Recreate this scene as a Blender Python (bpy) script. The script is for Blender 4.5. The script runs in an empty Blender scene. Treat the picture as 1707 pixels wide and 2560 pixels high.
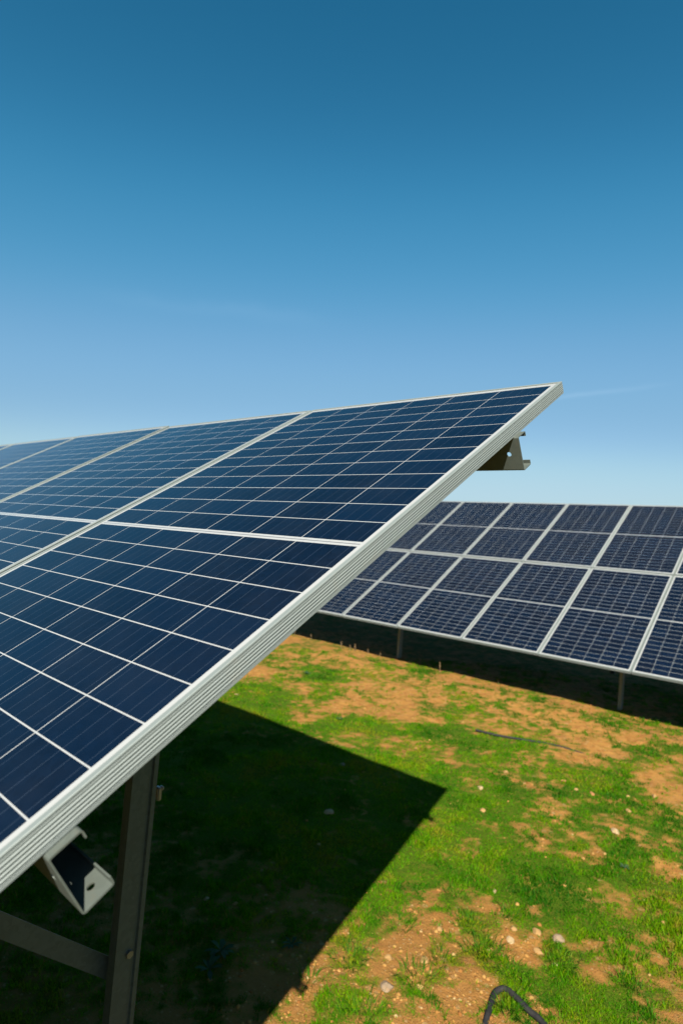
import bpy, bmesh, math, random
import numpy as np
from mathutils import Vector, Matrix

C = bpy.context.scene.collection
SC = bpy.context.scene
R = math.radians

# ------------------------------------------------------------------ camera
cam_d = bpy.data.cameras.new("camera")
cam = bpy.data.objects.new("camera", cam_d); C.objects.link(cam)
right = Vector((0.7518, 0.6569, 0.0575)); down = Vector((0.0313, 0.0515, -0.9982)); fwd = Vector((-0.6586, 0.7522, 0.0182))
m = Matrix((right, -down, -fwd)).transposed().to_4x4()
m.translation = Vector((0.6676, -1.6905, 2.0743))
cam.matrix_world = m
cam_d.sensor_fit = 'VERTICAL'; cam_d.sensor_height = 36.0
cam_d.lens = 1486.9 / 2560 * 36.0
cam_d.clip_start = 0.02; cam_d.clip_end = 3000
cam_d.dof.use_dof = True; cam_d.dof.focus_distance = 1.32; cam_d.dof.aperture_fstop = 4.0
SC.camera = cam

# ------------------------------------------------------------------ sky, sun, exposure
SUN_DIR = Vector((0.442, -0.634, 0.6346)).normalized()
WISP_R0, WISP_R1, WISP_L0, WISP_L1 = ((-0.3971, 0.8937, 0.2086),
 (-0.2325, 0.9456, 0.2276),
 (-0.8609, 0.4001, 0.3145),
 (-0.6482, 0.6909, 0.3201))
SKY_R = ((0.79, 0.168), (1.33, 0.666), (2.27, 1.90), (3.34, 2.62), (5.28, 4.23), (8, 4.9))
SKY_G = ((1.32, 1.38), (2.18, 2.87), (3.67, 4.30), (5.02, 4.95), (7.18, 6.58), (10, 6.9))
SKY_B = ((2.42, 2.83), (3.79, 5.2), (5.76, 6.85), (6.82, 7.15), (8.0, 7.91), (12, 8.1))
SUN_EL = math.asin(SUN_DIR.z); SUN_AZ = math.atan2(SUN_DIR.x, SUN_DIR.y)
world = bpy.data.worlds.new("World"); SC.world = world; world.use_nodes = True
wn = world.node_tree; wn.nodes.clear()
sky = wn.nodes.new('ShaderNodeTexSky'); sky.sky_type = 'NISHITA'; sky.sun_disc = False
sky.sun_elevation = SUN_EL; sky.sun_rotation = SUN_AZ
sky.altitude = 300; sky.air_density = 1.0; sky.dust_density = 0.6; sky.ozone_density = 1.6
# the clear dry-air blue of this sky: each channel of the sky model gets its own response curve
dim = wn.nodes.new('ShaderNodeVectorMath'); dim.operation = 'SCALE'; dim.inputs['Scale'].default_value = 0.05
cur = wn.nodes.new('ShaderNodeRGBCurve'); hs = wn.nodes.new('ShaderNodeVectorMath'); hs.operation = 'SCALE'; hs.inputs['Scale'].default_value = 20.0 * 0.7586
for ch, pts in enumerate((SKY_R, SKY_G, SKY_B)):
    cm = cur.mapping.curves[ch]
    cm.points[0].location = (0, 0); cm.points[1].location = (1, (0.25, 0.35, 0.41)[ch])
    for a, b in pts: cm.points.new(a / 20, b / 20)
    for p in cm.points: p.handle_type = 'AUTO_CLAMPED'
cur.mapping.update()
# two faint streaks of high cirrus
tc = wn.nodes.new('ShaderNodeTexCoord')
def W(op, a, b=None, cls='ShaderNodeMath', out=0):
    nd = wn.nodes.new(cls); nd.operation = op
    for i, v in enumerate((a, b)):
        if v is None: continue
        if isinstance(v, bpy.types.NodeSocket): wn.links.new(v, nd.inputs[i])
        else: nd.inputs[i].default_value = v
    return nd.outputs[out]
def streak(d0, d1, width, ext, amount):
    d0, d1 = Vector(d0).normalized(), Vector(d1).normalized()
    nrm = d0.cross(d1).normalized(); mid = (d0 + d1).normalized(); al = nrm.cross(mid).normalized()
    dv = W('DOT_PRODUCT', tc.outputs['Generated'], nrm, 'ShaderNodeVectorMath', 1)
    av = W('DOT_PRODUCT', tc.outputs['Generated'], al, 'ShaderNodeVectorMath', 1)
    nz = wn.nodes.new('ShaderNodeTexNoise'); nz.inputs['Scale'].default_value = 9; nz.inputs['Detail'].default_value = 5
    wn.links.new(tc.outputs['Generated'], nz.inputs['Vector'])
    dv = W('ADD', dv, W('MULTIPLY', W('SUBTRACT', nz.outputs[0], 0.5), width * 3))
    g1 = W('EXPONENT', W('MULTIPLY', W('POWER', W('ABSOLUTE', W('DIVIDE', dv, width)), 2.0), -1.0))
    g2 = W('EXPONENT', W('MULTIPLY', W('POWER', W('ABSOLUTE', W('DIVIDE', av, ext)), 4.0), -1.0))
    return W('MULTIPLY', W('MULTIPLY', W('MULTIPLY', g1, g2), W('MULTIPLY', nz.outputs[0], 2.0)), amount)
wisps = W('ADD', streak(WISP_R0, WISP_R1, 0.0035, 0.09, 0.28), streak(WISP_L0, WISP_L1, 0.012, 0.16, 0.11))
wc = wn.nodes.new('ShaderNodeVectorMath'); wc.operation = 'ADD'
wv = wn.nodes.new('ShaderNodeCombineXYZ')
for i in range(3): wn.links.new(wisps, wv.inputs[i])
wn.links.new(hs.outputs[0], wc.inputs[0]); wn.links.new(wv.outputs[0], wc.inputs[1])
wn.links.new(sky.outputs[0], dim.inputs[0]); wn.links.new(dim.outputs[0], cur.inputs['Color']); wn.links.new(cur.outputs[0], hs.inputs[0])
bg = wn.nodes.new('ShaderNodeBackground'); bg.inputs['Strength'].default_value = 0.05
wo = wn.nodes.new('ShaderNodeOutputWorld')
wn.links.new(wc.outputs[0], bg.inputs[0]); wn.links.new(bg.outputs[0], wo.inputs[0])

sd = bpy.data.lights.new("sun", 'SUN'); sd.energy = 5.0; sd.angle = R(0.5); sd.color = (1.0, 0.94, 0.84)
so = bpy.data.objects.new("sun", sd); C.objects.link(so)
so.rotation_euler = SUN_DIR.to_track_quat('Z', 'Y').to_euler(); so.location = (4, -6, 8)
SC.view_settings.view_transform = 'Standard'; SC.view_settings.look = 'None'
SC.view_settings.exposure = 1.4; SC.view_settings.gamma = 1.0
SC.render.engine = 'CYCLES'
SC.cycles.use_denoising = True; SC.cycles.denoiser = 'OPENIMAGEDENOISE'; SC.cycles.denoising_input_passes = 'RGB_ALBEDO_NORMAL'; SC.cycles.denoising_prefilter = 'ACCURATE'
SC.cycles.max_bounces = 8; SC.cycles.diffuse_bounces = 1

TILT = R(29.5); H = 2.52; SLOPE = 0.0126
rng = np.random.default_rng(11); random.seed(5)

# ------------------------------------------------------------------ helpers: tagging
def tag(o, label=None, cat=None, group=None, kind=None):
    if label: o['label'] = label
    if cat: o['category'] = cat
    if group: o['group'] = group
    if kind: o['kind'] = kind
    return o

def empty(name, loc=(0, 0, 0), rot=(0, 0, 0)):
    o = bpy.data.objects.new(name, None); C.objects.link(o)
    o.location = loc; o.rotation_euler = rot; o.empty_display_size = 0.2
    return o

def link_mesh(name, me, mat, parent=None, smooth=False):
    o = bpy.data.objects.new(name, me); C.objects.link(o)
    if mat: me.materials.append(mat)
    if smooth:
        for p in me.polygons: p.use_smooth = True
    if parent: o.parent = parent
    return o

def from_bm(name, bm, mat, parent=None, smooth=False):
    bmesh.ops.recalc_face_normals(bm, faces=bm.faces)
    me = bpy.data.meshes.new(name); bm.to_mesh(me); bm.free()
    return link_mesh(name, me, mat, parent, smooth)

# ------------------------------------------------------------------ helpers: nodes
TONE = 0.66
class NT:
    def __init__(self, name):
        self.m = bpy.data.materials.new(name); self.m.use_nodes = True
        self.t = self.m.node_tree; self.t.nodes.clear()
        self.out = self.t.nodes.new('ShaderNodeOutputMaterial')
    def n(self, typ, **kw):
        nd = self.t.nodes.new(typ)
        for k, v in kw.items(): setattr(nd, k, v)
        return nd
    def put(self, sock, v):
        if hasattr(v, 'is_linked') or isinstance(v, bpy.types.NodeSocket): self.t.links.new(v, sock)
        else: sock.default_value = v
    def math(self, op, a, b=None, c=None, clamp=False):
        nd = self.n('ShaderNodeMath', operation=op, use_clamp=clamp)
        for i, v in enumerate((a, b, c)):
            if v is not None: self.put(nd.inputs[i], v)
        return nd.outputs[0]
    def mix(self, f, a, b, blend='MIX'):
        nd = self.n('ShaderNodeMix', data_type='RGBA', blend_type=blend)
        self.put(nd.inputs[0], f)
        self.put(nd.inputs[6], a); self.put(nd.inputs[7], b)
        return nd.outputs[2]
    def noise(self, vec, scale, detail=3, rough=0.5, out=0):
        nd = self.n('ShaderNodeTexNoise')
        if vec is not None: self.put(nd.inputs['Vector'], vec)
        nd.inputs['Scale'].default_value = scale; nd.inputs['Detail'].default_value = detail; nd.inputs['Roughness'].default_value = rough
        return nd.outputs[out]
    def ramp(self, f, stops):
        nd = self.n('ShaderNodeValToRGB'); self.put(nd.inputs[0], f)
        e = nd.color_ramp.elements
        while len(e) < len(stops): e.new(0.5)
        for el, (p, c) in zip(e, stops): el.position = p; el.color = c if len(c) == 4 else (*c, 1)
        return nd.outputs[0]
    def coord(self, which='Object'):
        return self.n('ShaderNodeTexCoord').outputs[which]
    def bump(self, h, strength, dist):
        nd = self.n('ShaderNodeBump'); self.put(nd.inputs['Height'], h)
        nd.inputs['Strength'].default_value = strength; nd.inputs['Distance'].default_value = dist
        return nd.outputs[0]
    def tone(self, c):
        # the picture is exposed for the open sunlit ground: base colours sit low
        return self.mix(1.0, c, (TONE, TONE, TONE, 1), 'MULTIPLY')
    def principled(self, **kw):
        nd = self.n('ShaderNodeBsdfPrincipled')
        kw['Base_Color'] = self.tone(kw['Base_Color'])
        for k, v in kw.items(): self.put(nd.inputs[k.replace('_', ' ')], v)
        self.t.links.new(nd.outputs[0], self.out.inputs[0])
        return nd

# ------------------------------------------------------------------ materials
PU, PV, MID = 0.159, 0.0786, 0.0147      # cell pitches across and along the panel, white gap at the middle
def mat_cells():
    k = NT('solar_cell_glass')
    co = k.coord(); sx = k.n('ShaderNodeSeparateXYZ'); k.put(sx.inputs[0], co)
    x, y = sx.outputs[0], sx.outputs[1]
    px = k.math('ADD', k.math('DIVIDE', x, PU), 3.0)
    fx = k.math('FRACT', px)
    dx = k.math('MULTIPLY', k.math('MINIMUM', fx, k.math('SUBTRACT', 1.0, fx)), PU)
    ay = k.math('ABSOLUTE', y)
    yy = k.math('SUBTRACT', ay, MID / 2)
    py = k.math('DIVIDE', yy, PV)
    fy = k.math('FRACT', py)
    dy = k.math('MULTIPLY', k.math('MINIMUM', fy, k.math('SUBTRACT', 1.0, fy)), PV)
    lx = k.math('LESS_THAN', dx, 0.00092)
    ly = k.math('LESS_THAN', dy, 0.00120)
    mid = k.math('LESS_THAN', yy, 0.0)
    ox = k.math('GREATER_THAN', k.math('ABSOLUTE', x), 3 * PU - 0.0008)
    oy = k.math('GREATER_THAN', yy, 12 * PV - 0.0012)
    # clipped cell corners
    cor = k.math('LESS_THAN', k.math('ADD', dx, dy), 0.0028)
    white = k.math('MAXIMUM', k.math('MAXIMUM', lx, ly), k.math('MAXIMUM', mid, k.math('MAXIMUM', ox, k.math('MAXIMUM', oy, cor))))
    bb = k.math('FRACT', k.math('MULTIPLY', fx, 5.0))
    dbb = k.math('MULTIPLY', k.math('ABSOLUTE', k.math('SUBTRACT', bb, 0.5)), PU / 5)
    busb = k.math('MULTIPLY', k.math('LESS_THAN', dbb, 0.00042), k.math('SUBTRACT', 1.0, ox))
    fing = k.math('LESS_THAN', k.math('FRACT', k.math('DIVIDE', y, 0.0017)), 0.10)
    midrib = k.math('MULTIPLY', k.math('LESS_THAN', ay, 0.0016), k.math('SUBTRACT', 1.0, ox))
    # per cell tone
    oi = k.n('ShaderNodeObjectInfo')
    cv = k.n('ShaderNodeCombineXYZ')
    k.put(cv.inputs[0], k.math('FLOOR', px))
    k.put(cv.inputs[1], k.math('ADD', k.math('FLOOR', py), k.math('MULTIPLY', k.math('SIGN', y), 40.0)))
    k.put(cv.inputs[2], k.math('MULTIPLY', oi.outputs['Random'], 91.0))
    wnz = k.n('ShaderNodeTexWhiteNoise', noise_dimensions='3D'); k.put(wnz.inputs['Vector'], cv.outputs[0])
    vor = k.n('ShaderNodeTexVoronoi'); k.put(vor.inputs['Vector'], co); vor.inputs['Scale'].default_value = 95
    vs = k.n('ShaderNodeSeparateColor'); k.put(vs.inputs[0], vor.outputs['Color'])
    cellc = k.mix(wnz.outputs['Value'], (0.0019, 0.0046, 0.0125, 1), (0.0021, 0.0085, 0.0235, 1))
    cellc = k.mix(k.math('MULTIPLY', vs.outputs[0], 0.35), cellc, (0.0030, 0.0105, 0.0290, 1))
    cellc = k.mix(k.math('MULTIPLY', fing, 0.08), cellc, (0.07, 0.085, 0.11, 1))
    whitec = (0.37, 0.38, 0.37, 1)
    col = k.mix(white, cellc, whitec)
    col = k.mix(busb, col, k.mix(white, (0.030, 0.045, 0.070, 1), (0.24, 0.25, 0.26, 1)))
    col = k.mix(midrib, col, (0.15, 0.155, 0.16, 1))
    dn = k.noise(co, 6.0, 5, 0.6)
    dust = k.ramp(dn, [(0.42, (0, 0, 0)), (0.75, (1, 1, 1))])
    spk = k.noise(co, 420.0, 1, 0.5)
    spk = k.math('GREATER_THAN', spk, 0.76)
    dustf = k.math('ADD', k.math('MULTIPLY', dust, 0.014), k.math('MULTIPLY', spk, 0.03))
    col = k.mix(dustf, col, (0.27, 0.25, 0.21, 1))
    ro = k.math('ADD', 0.10, k.math('MULTIPLY', dust, 0.06))
    k.principled(Base_Color=col, Roughness=ro, IOR=1.23)
    return k.m

def mat_alu():
    k = NT('anodised_aluminium'); co = k.coord()
    n1 = k.noise(co, 3.0, 4, 0.6); n2 = k.noise(co, 90.0, 2, 0.5)
    st = k.ramp(k.noise(co, 11.0, 5, 0.7), [(0.62, (0, 0, 0)), (0.80, (1, 1, 1))])
    c = k.mix(n1, (0.192, 0.226, 0.212, 1), (0.240, 0.274, 0.258, 1))
    c = k.mix(k.math('MULTIPLY', st, 0.25), c, (0.33, 0.27, 0.19, 1))
    r = k.math('ADD', 0.56, k.math('MULTIPLY', n2, 0.14))
    k.principled(Base_Color=c, Metallic=0.22, Roughness=r, Normal=k.bump(n2, 0.08, 0.001))
    return k.m

def mat_galv(name='galvanised_steel', a=(0.135, 0.160, 0.138, 1), b=(0.20, 0.232, 0.202, 1), rust=0.3):
    k = NT(name); co = k.coord()
    vor = k.n('ShaderNodeTexVoronoi'); k.put(vor.inputs['Vector'], co); vor.inputs['Scale'].default_value = 70
    vs = k.n('ShaderNodeSeparateColor'); k.put(vs.inputs[0], vor.outputs['Color'])
    n1 = k.noise(co, 5.0, 6, 0.65)
    c = k.mix(k.math('MULTIPLY', vs.outputs[0], 0.45), a, b)
    c = k.mix(k.math('MULTIPLY', n1, 0.5), c, tuple(v * 0.8 for v in a[:3]) + (1,))
    # a little rust bloom
    spot = k.ramp(k.noise(co, 34.0, 4, 0.7), [(0.58, (0, 0, 0)), (0.70, (1, 1, 1))])
    f = k.math('MULTIPLY', k.math('MULTIPLY', spot, 0.4), rust, clamp=True)
    c = k.mix(f, c, (0.28, 0.17, 0.07, 1))
    k.principled(Base_Color=c, Metallic=0.35, Roughness=0.5, Normal=k.bump(n1, 0.15, 0.003))
    return k.m

def mat_ground():
    k = NT('earth_and_turf'); co = k.coord()
    at = k.n('ShaderNodeAttribute', attribute_name='cover')
    cov = at.outputs['Fac']
    n1 = k.noise(co, 1.3, 6, 0.6); n2 = k.noise(co, 14.0, 5, 0.7); n3 = k.noise(co, 85.0, 4, 0.7)
    soil = k.mix(n1, (0.375, 0.160, 0.030, 1), (0.500, 0.265, 0.068, 1))
    soil = k.mix(k.ramp(n2, [(0.40, (0, 0, 0)), (0.72, (1, 1, 1))]), soil, (0.245, 0.092, 0.020, 1))
    soil = k.mix(k.math('MULTIPLY', k.ramp(n3, [(0.52, (0, 0, 0)), (0.70, (1, 1, 1))]), 0.45), soil, (0.470, 0.285, 0.105, 1))
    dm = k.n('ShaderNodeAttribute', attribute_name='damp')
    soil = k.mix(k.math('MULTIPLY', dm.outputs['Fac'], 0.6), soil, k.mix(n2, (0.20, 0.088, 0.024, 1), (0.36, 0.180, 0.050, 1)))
    # little stones and clods in the soil, at two sizes
    pebs = []
    for sc_, thr, pr in ((52, 0.32, 0.55), (21, 0.30, 0.66)):
        wv = k.n('ShaderNodeVectorMath', operation='ADD'); k.put(wv.inputs[0], co)
        wm = k.n('ShaderNodeVectorMath', operation='SCALE'); k.put(wm.inputs[0], k.noise(co, sc_ * 1.3, 2, 0.5, 1)); wm.inputs['Scale'].default_value = 0.5 / sc_
        k.put(wv.inputs[1], wm.outputs[0])
        vor = k.n('ShaderNodeTexVoronoi'); k.put(vor.inputs['Vector'], wv.outputs[0]); vor.inputs['Scale'].default_value = sc_
        vs = k.n('ShaderNodeSeparateColor'); k.put(vs.inputs[0], vor.outputs['Color'])
        pb = k.math('MULTIPLY', k.math('LESS_THAN', vor.outputs['Distance'], thr), k.math('GREATER_THAN', vs.outputs[0], pr))
        soil = k.mix(k.math('MULTIPLY', pb, k.math('ADD', 0.25, k.math('MULTIPLY', vs.outputs[2], 0.6))), soil, k.mix(vs.outputs[1], (0.33, 0.150, 0.045, 1), (0.50, 0.345, 0.150, 1)))
        pebs.append(pb)
    peb = k.math('MAXIMUM', pebs[0], pebs[1])
    turf = k.mix(n2, (0.036, 0.085, 0.002, 1), (0.085, 0.140, 0.003, 1))
    turf = k.mix(k.ramp(n3, [(0.48, (0, 0, 0)), (0.75, (1, 1, 1))]), turf, (0.12, 0.135, 0.010, 1))
    f = k.math('ADD', cov, k.math('MULTIPLY', k.math('SUBTRACT', n3, 0.5), 0.9))
    f = k.ramp(f, [(0.30, (0, 0, 0)), (0.80, (1, 1, 1))])
    col = k.mix(f, soil, turf)
    h = k.math('ADD', k.math('MULTIPLY', n2, 0.6), k.math('ADD', k.math('MULTIPLY', n3, 0.4), k.math('MULTIPLY', peb, 0.25)))
    k.principled(Base_Color=col, Roughness=0.95, Normal=k.bump(h, 0.8, 0.03), Specular_IOR_Level=0.1)
    return k.m

def mat_leaf(name, stops, trans=0.35):
    k = NT(name)
    at = k.n('ShaderNodeAttribute', attribute_name='tint')
    c = k.tone(k.ramp(at.outputs['Fac'], stops))
    d = k.n('ShaderNodeBsdfPrincipled'); k.put(d.inputs['Base Color'], c); d.inputs['Roughness'].default_value = 0.55
    d.inputs['Specular IOR Level'].default_value = 0.05
    t = k.n('ShaderNodeBsdfTranslucent'); k.put(t.inputs[0], c)
    mx = k.n('ShaderNodeMixShader'); mx.inputs[0].default_value = trans
    k.t.links.new(d.outputs[0], mx.inputs[1]); k.t.links.new(t.outputs[0], mx.inputs[2]); k.t.links.new(mx.outputs[0], k.out.inputs[0])
    return k.m

def mat_stone(name, a, b):
    k = NT(name); co = k.coord(); oi = k.n('ShaderNodeObjectInfo')
    n1 = k.noise(co, 30.0, 6, 0.7)
    c = k.mix(n1, a, b)
    c = k.mix(k.math('MULTIPLY', k.ramp(k.noise(co, 75.0, 3, 0.6), [(0.5, (0, 0, 0)), (0.7, (1, 1, 1))]), 0.5), c, (0.30, 0.15, 0.05, 1))
    k.principled(Base_Color=c, Roughness=0.9, Normal=k.bump(n1, 0.6, 0.008), Specular_IOR_Level=0.15)
    return k.m

def mat_black_plastic():
    k = NT('black_plastic'); co = k.coord()
    n1 = k.noise(co, 25.0, 5, 0.7)
    dust = k.ramp(n1, [(0.45, (0, 0, 0)), (0.75, (1, 1, 1))])
    c = k.mix(k.math('MULTIPLY', dust, 0.15), (0.016, 0.016, 0.017, 1), (0.20, 0.17, 0.14, 1))
    k.principled(Base_Color=c, Roughness=0.75, Specular_IOR_Level=0.25)
    return k.m

def mat_plain(name, col, rough=0.6, metal=0.0):
    k = NT(name); co = k.coord()
    n1 = k.noise(co, 20.0, 4, 0.6)
    c = k.mix(k.math('MULTIPLY', n1, 0.5), col, tuple(v * 0.6 for v in col[:3]) + (1,))
    k.principled(Base_Color=c, Roughness=rough, Metallic=metal)
    return k.m

M_CELL = mat_cells(); M_ALU = mat_alu(); M_GALV = mat_galv()
M_POSTF = mat_galv('lit_far_post_steel', (0.22, 0.25, 0.22, 1), (0.31, 0.34, 0.30, 1), 0.10)  # lit copy of the post steel: colour lightened for the far posts
M_POST = mat_galv('shaded_weathered_post_steel', (0.070, 0.105, 0.104, 1), (0.130, 0.180, 0.172, 1), 0.05)  # weathered steel, base colour also lowered to carry the shade under the panels
M_GROUND = mat_ground(); M_BLACK = mat_black_plastic()
M_BOLT = mat_plain('zinc_bolt', (0.35, 0.35, 0.34, 1), 0.4, 0.8)
GREEN = [(0.0, (0.024, 0.125, 0.003)), (0.45, (0.080, 0.255, 0.001)), (0.8, (0.180, 0.310, 0.001)), (0.94, (0.25, 0.26, 0.008)), (1.0, (0.31, 0.21, 0.04))]
M_GRASS = mat_leaf('grass_blade', GREEN, 0.38)
M_TUFT = mat_leaf('tuft_blade', [(0.0, (0.026, 0.110, 0.006)), (0.6, (0.070, 0.200, 0.008)), (1.0, (0.16, 0.24, 0.02))], 0.35)
M_WEED = mat_leaf('weed_leaf', [(0.0, (0.035, 0.080, 0.036)), (1.0, (0.080, 0.145, 0.065))], 0.25)
M_STALK = mat_plain('dry_straw', (0.22, 0.14, 0.06, 1), 0.85)
M_ST_TAN = mat_stone('tan_stone', (0.34, 0.19, 0.060, 1), (0.40, 0.255, 0.105, 1))
M_ST_PALE = mat_stone('pale_stone', (0.39, 0.27, 0.13, 1), (0.43, 0.325, 0.18, 1))
M_ST_RED = mat_stone('reddish_stone', (0.32, 0.13, 0.045, 1), (0.40, 0.20, 0.08, 1))
M_ST_GREY = mat_stone('grey_stone', (0.25, 0.175, 0.105, 1), (0.33, 0.245, 0.16, 1))

# ------------------------------------------------------------------ ground
def vnoise(x, y, seed):
    """smooth value noise on arrays"""
    xi = np.floor(x).astype(np.int64); yi = np.floor(y).astype(np.int64)
    fx = x - xi; fy = y - yi
    fx = fx * fx * (3 - 2 * fx); fy = fy * fy * (3 - 2 * fy)
    def h(a, b):
        n = (a * 374761393 + b * 668265263 + seed * 1442695041) & 0x7fffffff
        n = ((n ^ (n >> 13)) * 1274126177) & 0x7fffffff
        return ((n ^ (n >> 16)) & 0xffff) / 65535.0
    return (h(xi, yi) * (1 - fx) + h(xi + 1, yi) * fx) * (1 - fy) + (h(xi, yi + 1) * (1 - fx) + h(xi + 1, yi + 1) * fx) * fy

def fbm(x, y, s, seed, octs=4, gain=0.5):
    a = 1.0; t = 0.0; n = 0.0
    for o in range(octs):
        t = t + a * vnoise(x * s + 17.3 * o, y * s - 9.1 * o, seed + o); n += a; a *= gain; s *= 2.03
    return t / n

def terrain(x, y):
    base = SLOPE * np.clip(y, -40, 14)
    near = np.exp(-((x + 1) ** 2 + (y - 3) ** 2) / 300.0)
    b = (fbm(x, y, 0.9, 3, 3) - 0.5) * 0.05 + (fbm(x, y, 4.0, 8, 3) - 0.5) * 0.028 + (fbm(x, y, 17.0, 21, 2) - 0.5) * 0.010
    bank = 0.035 * np.exp(-((y - 5.05 - 0.25 * (fbm(x, x * 0, 1.1, 40, 2) - 0.5)) / 0.35) ** 2)
    far = (fbm(x, y, 0.05, 31, 3) - 0.5) * 0.9 * (1 - near)
    return base + b * near + far * 0.6 + bank

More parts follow.
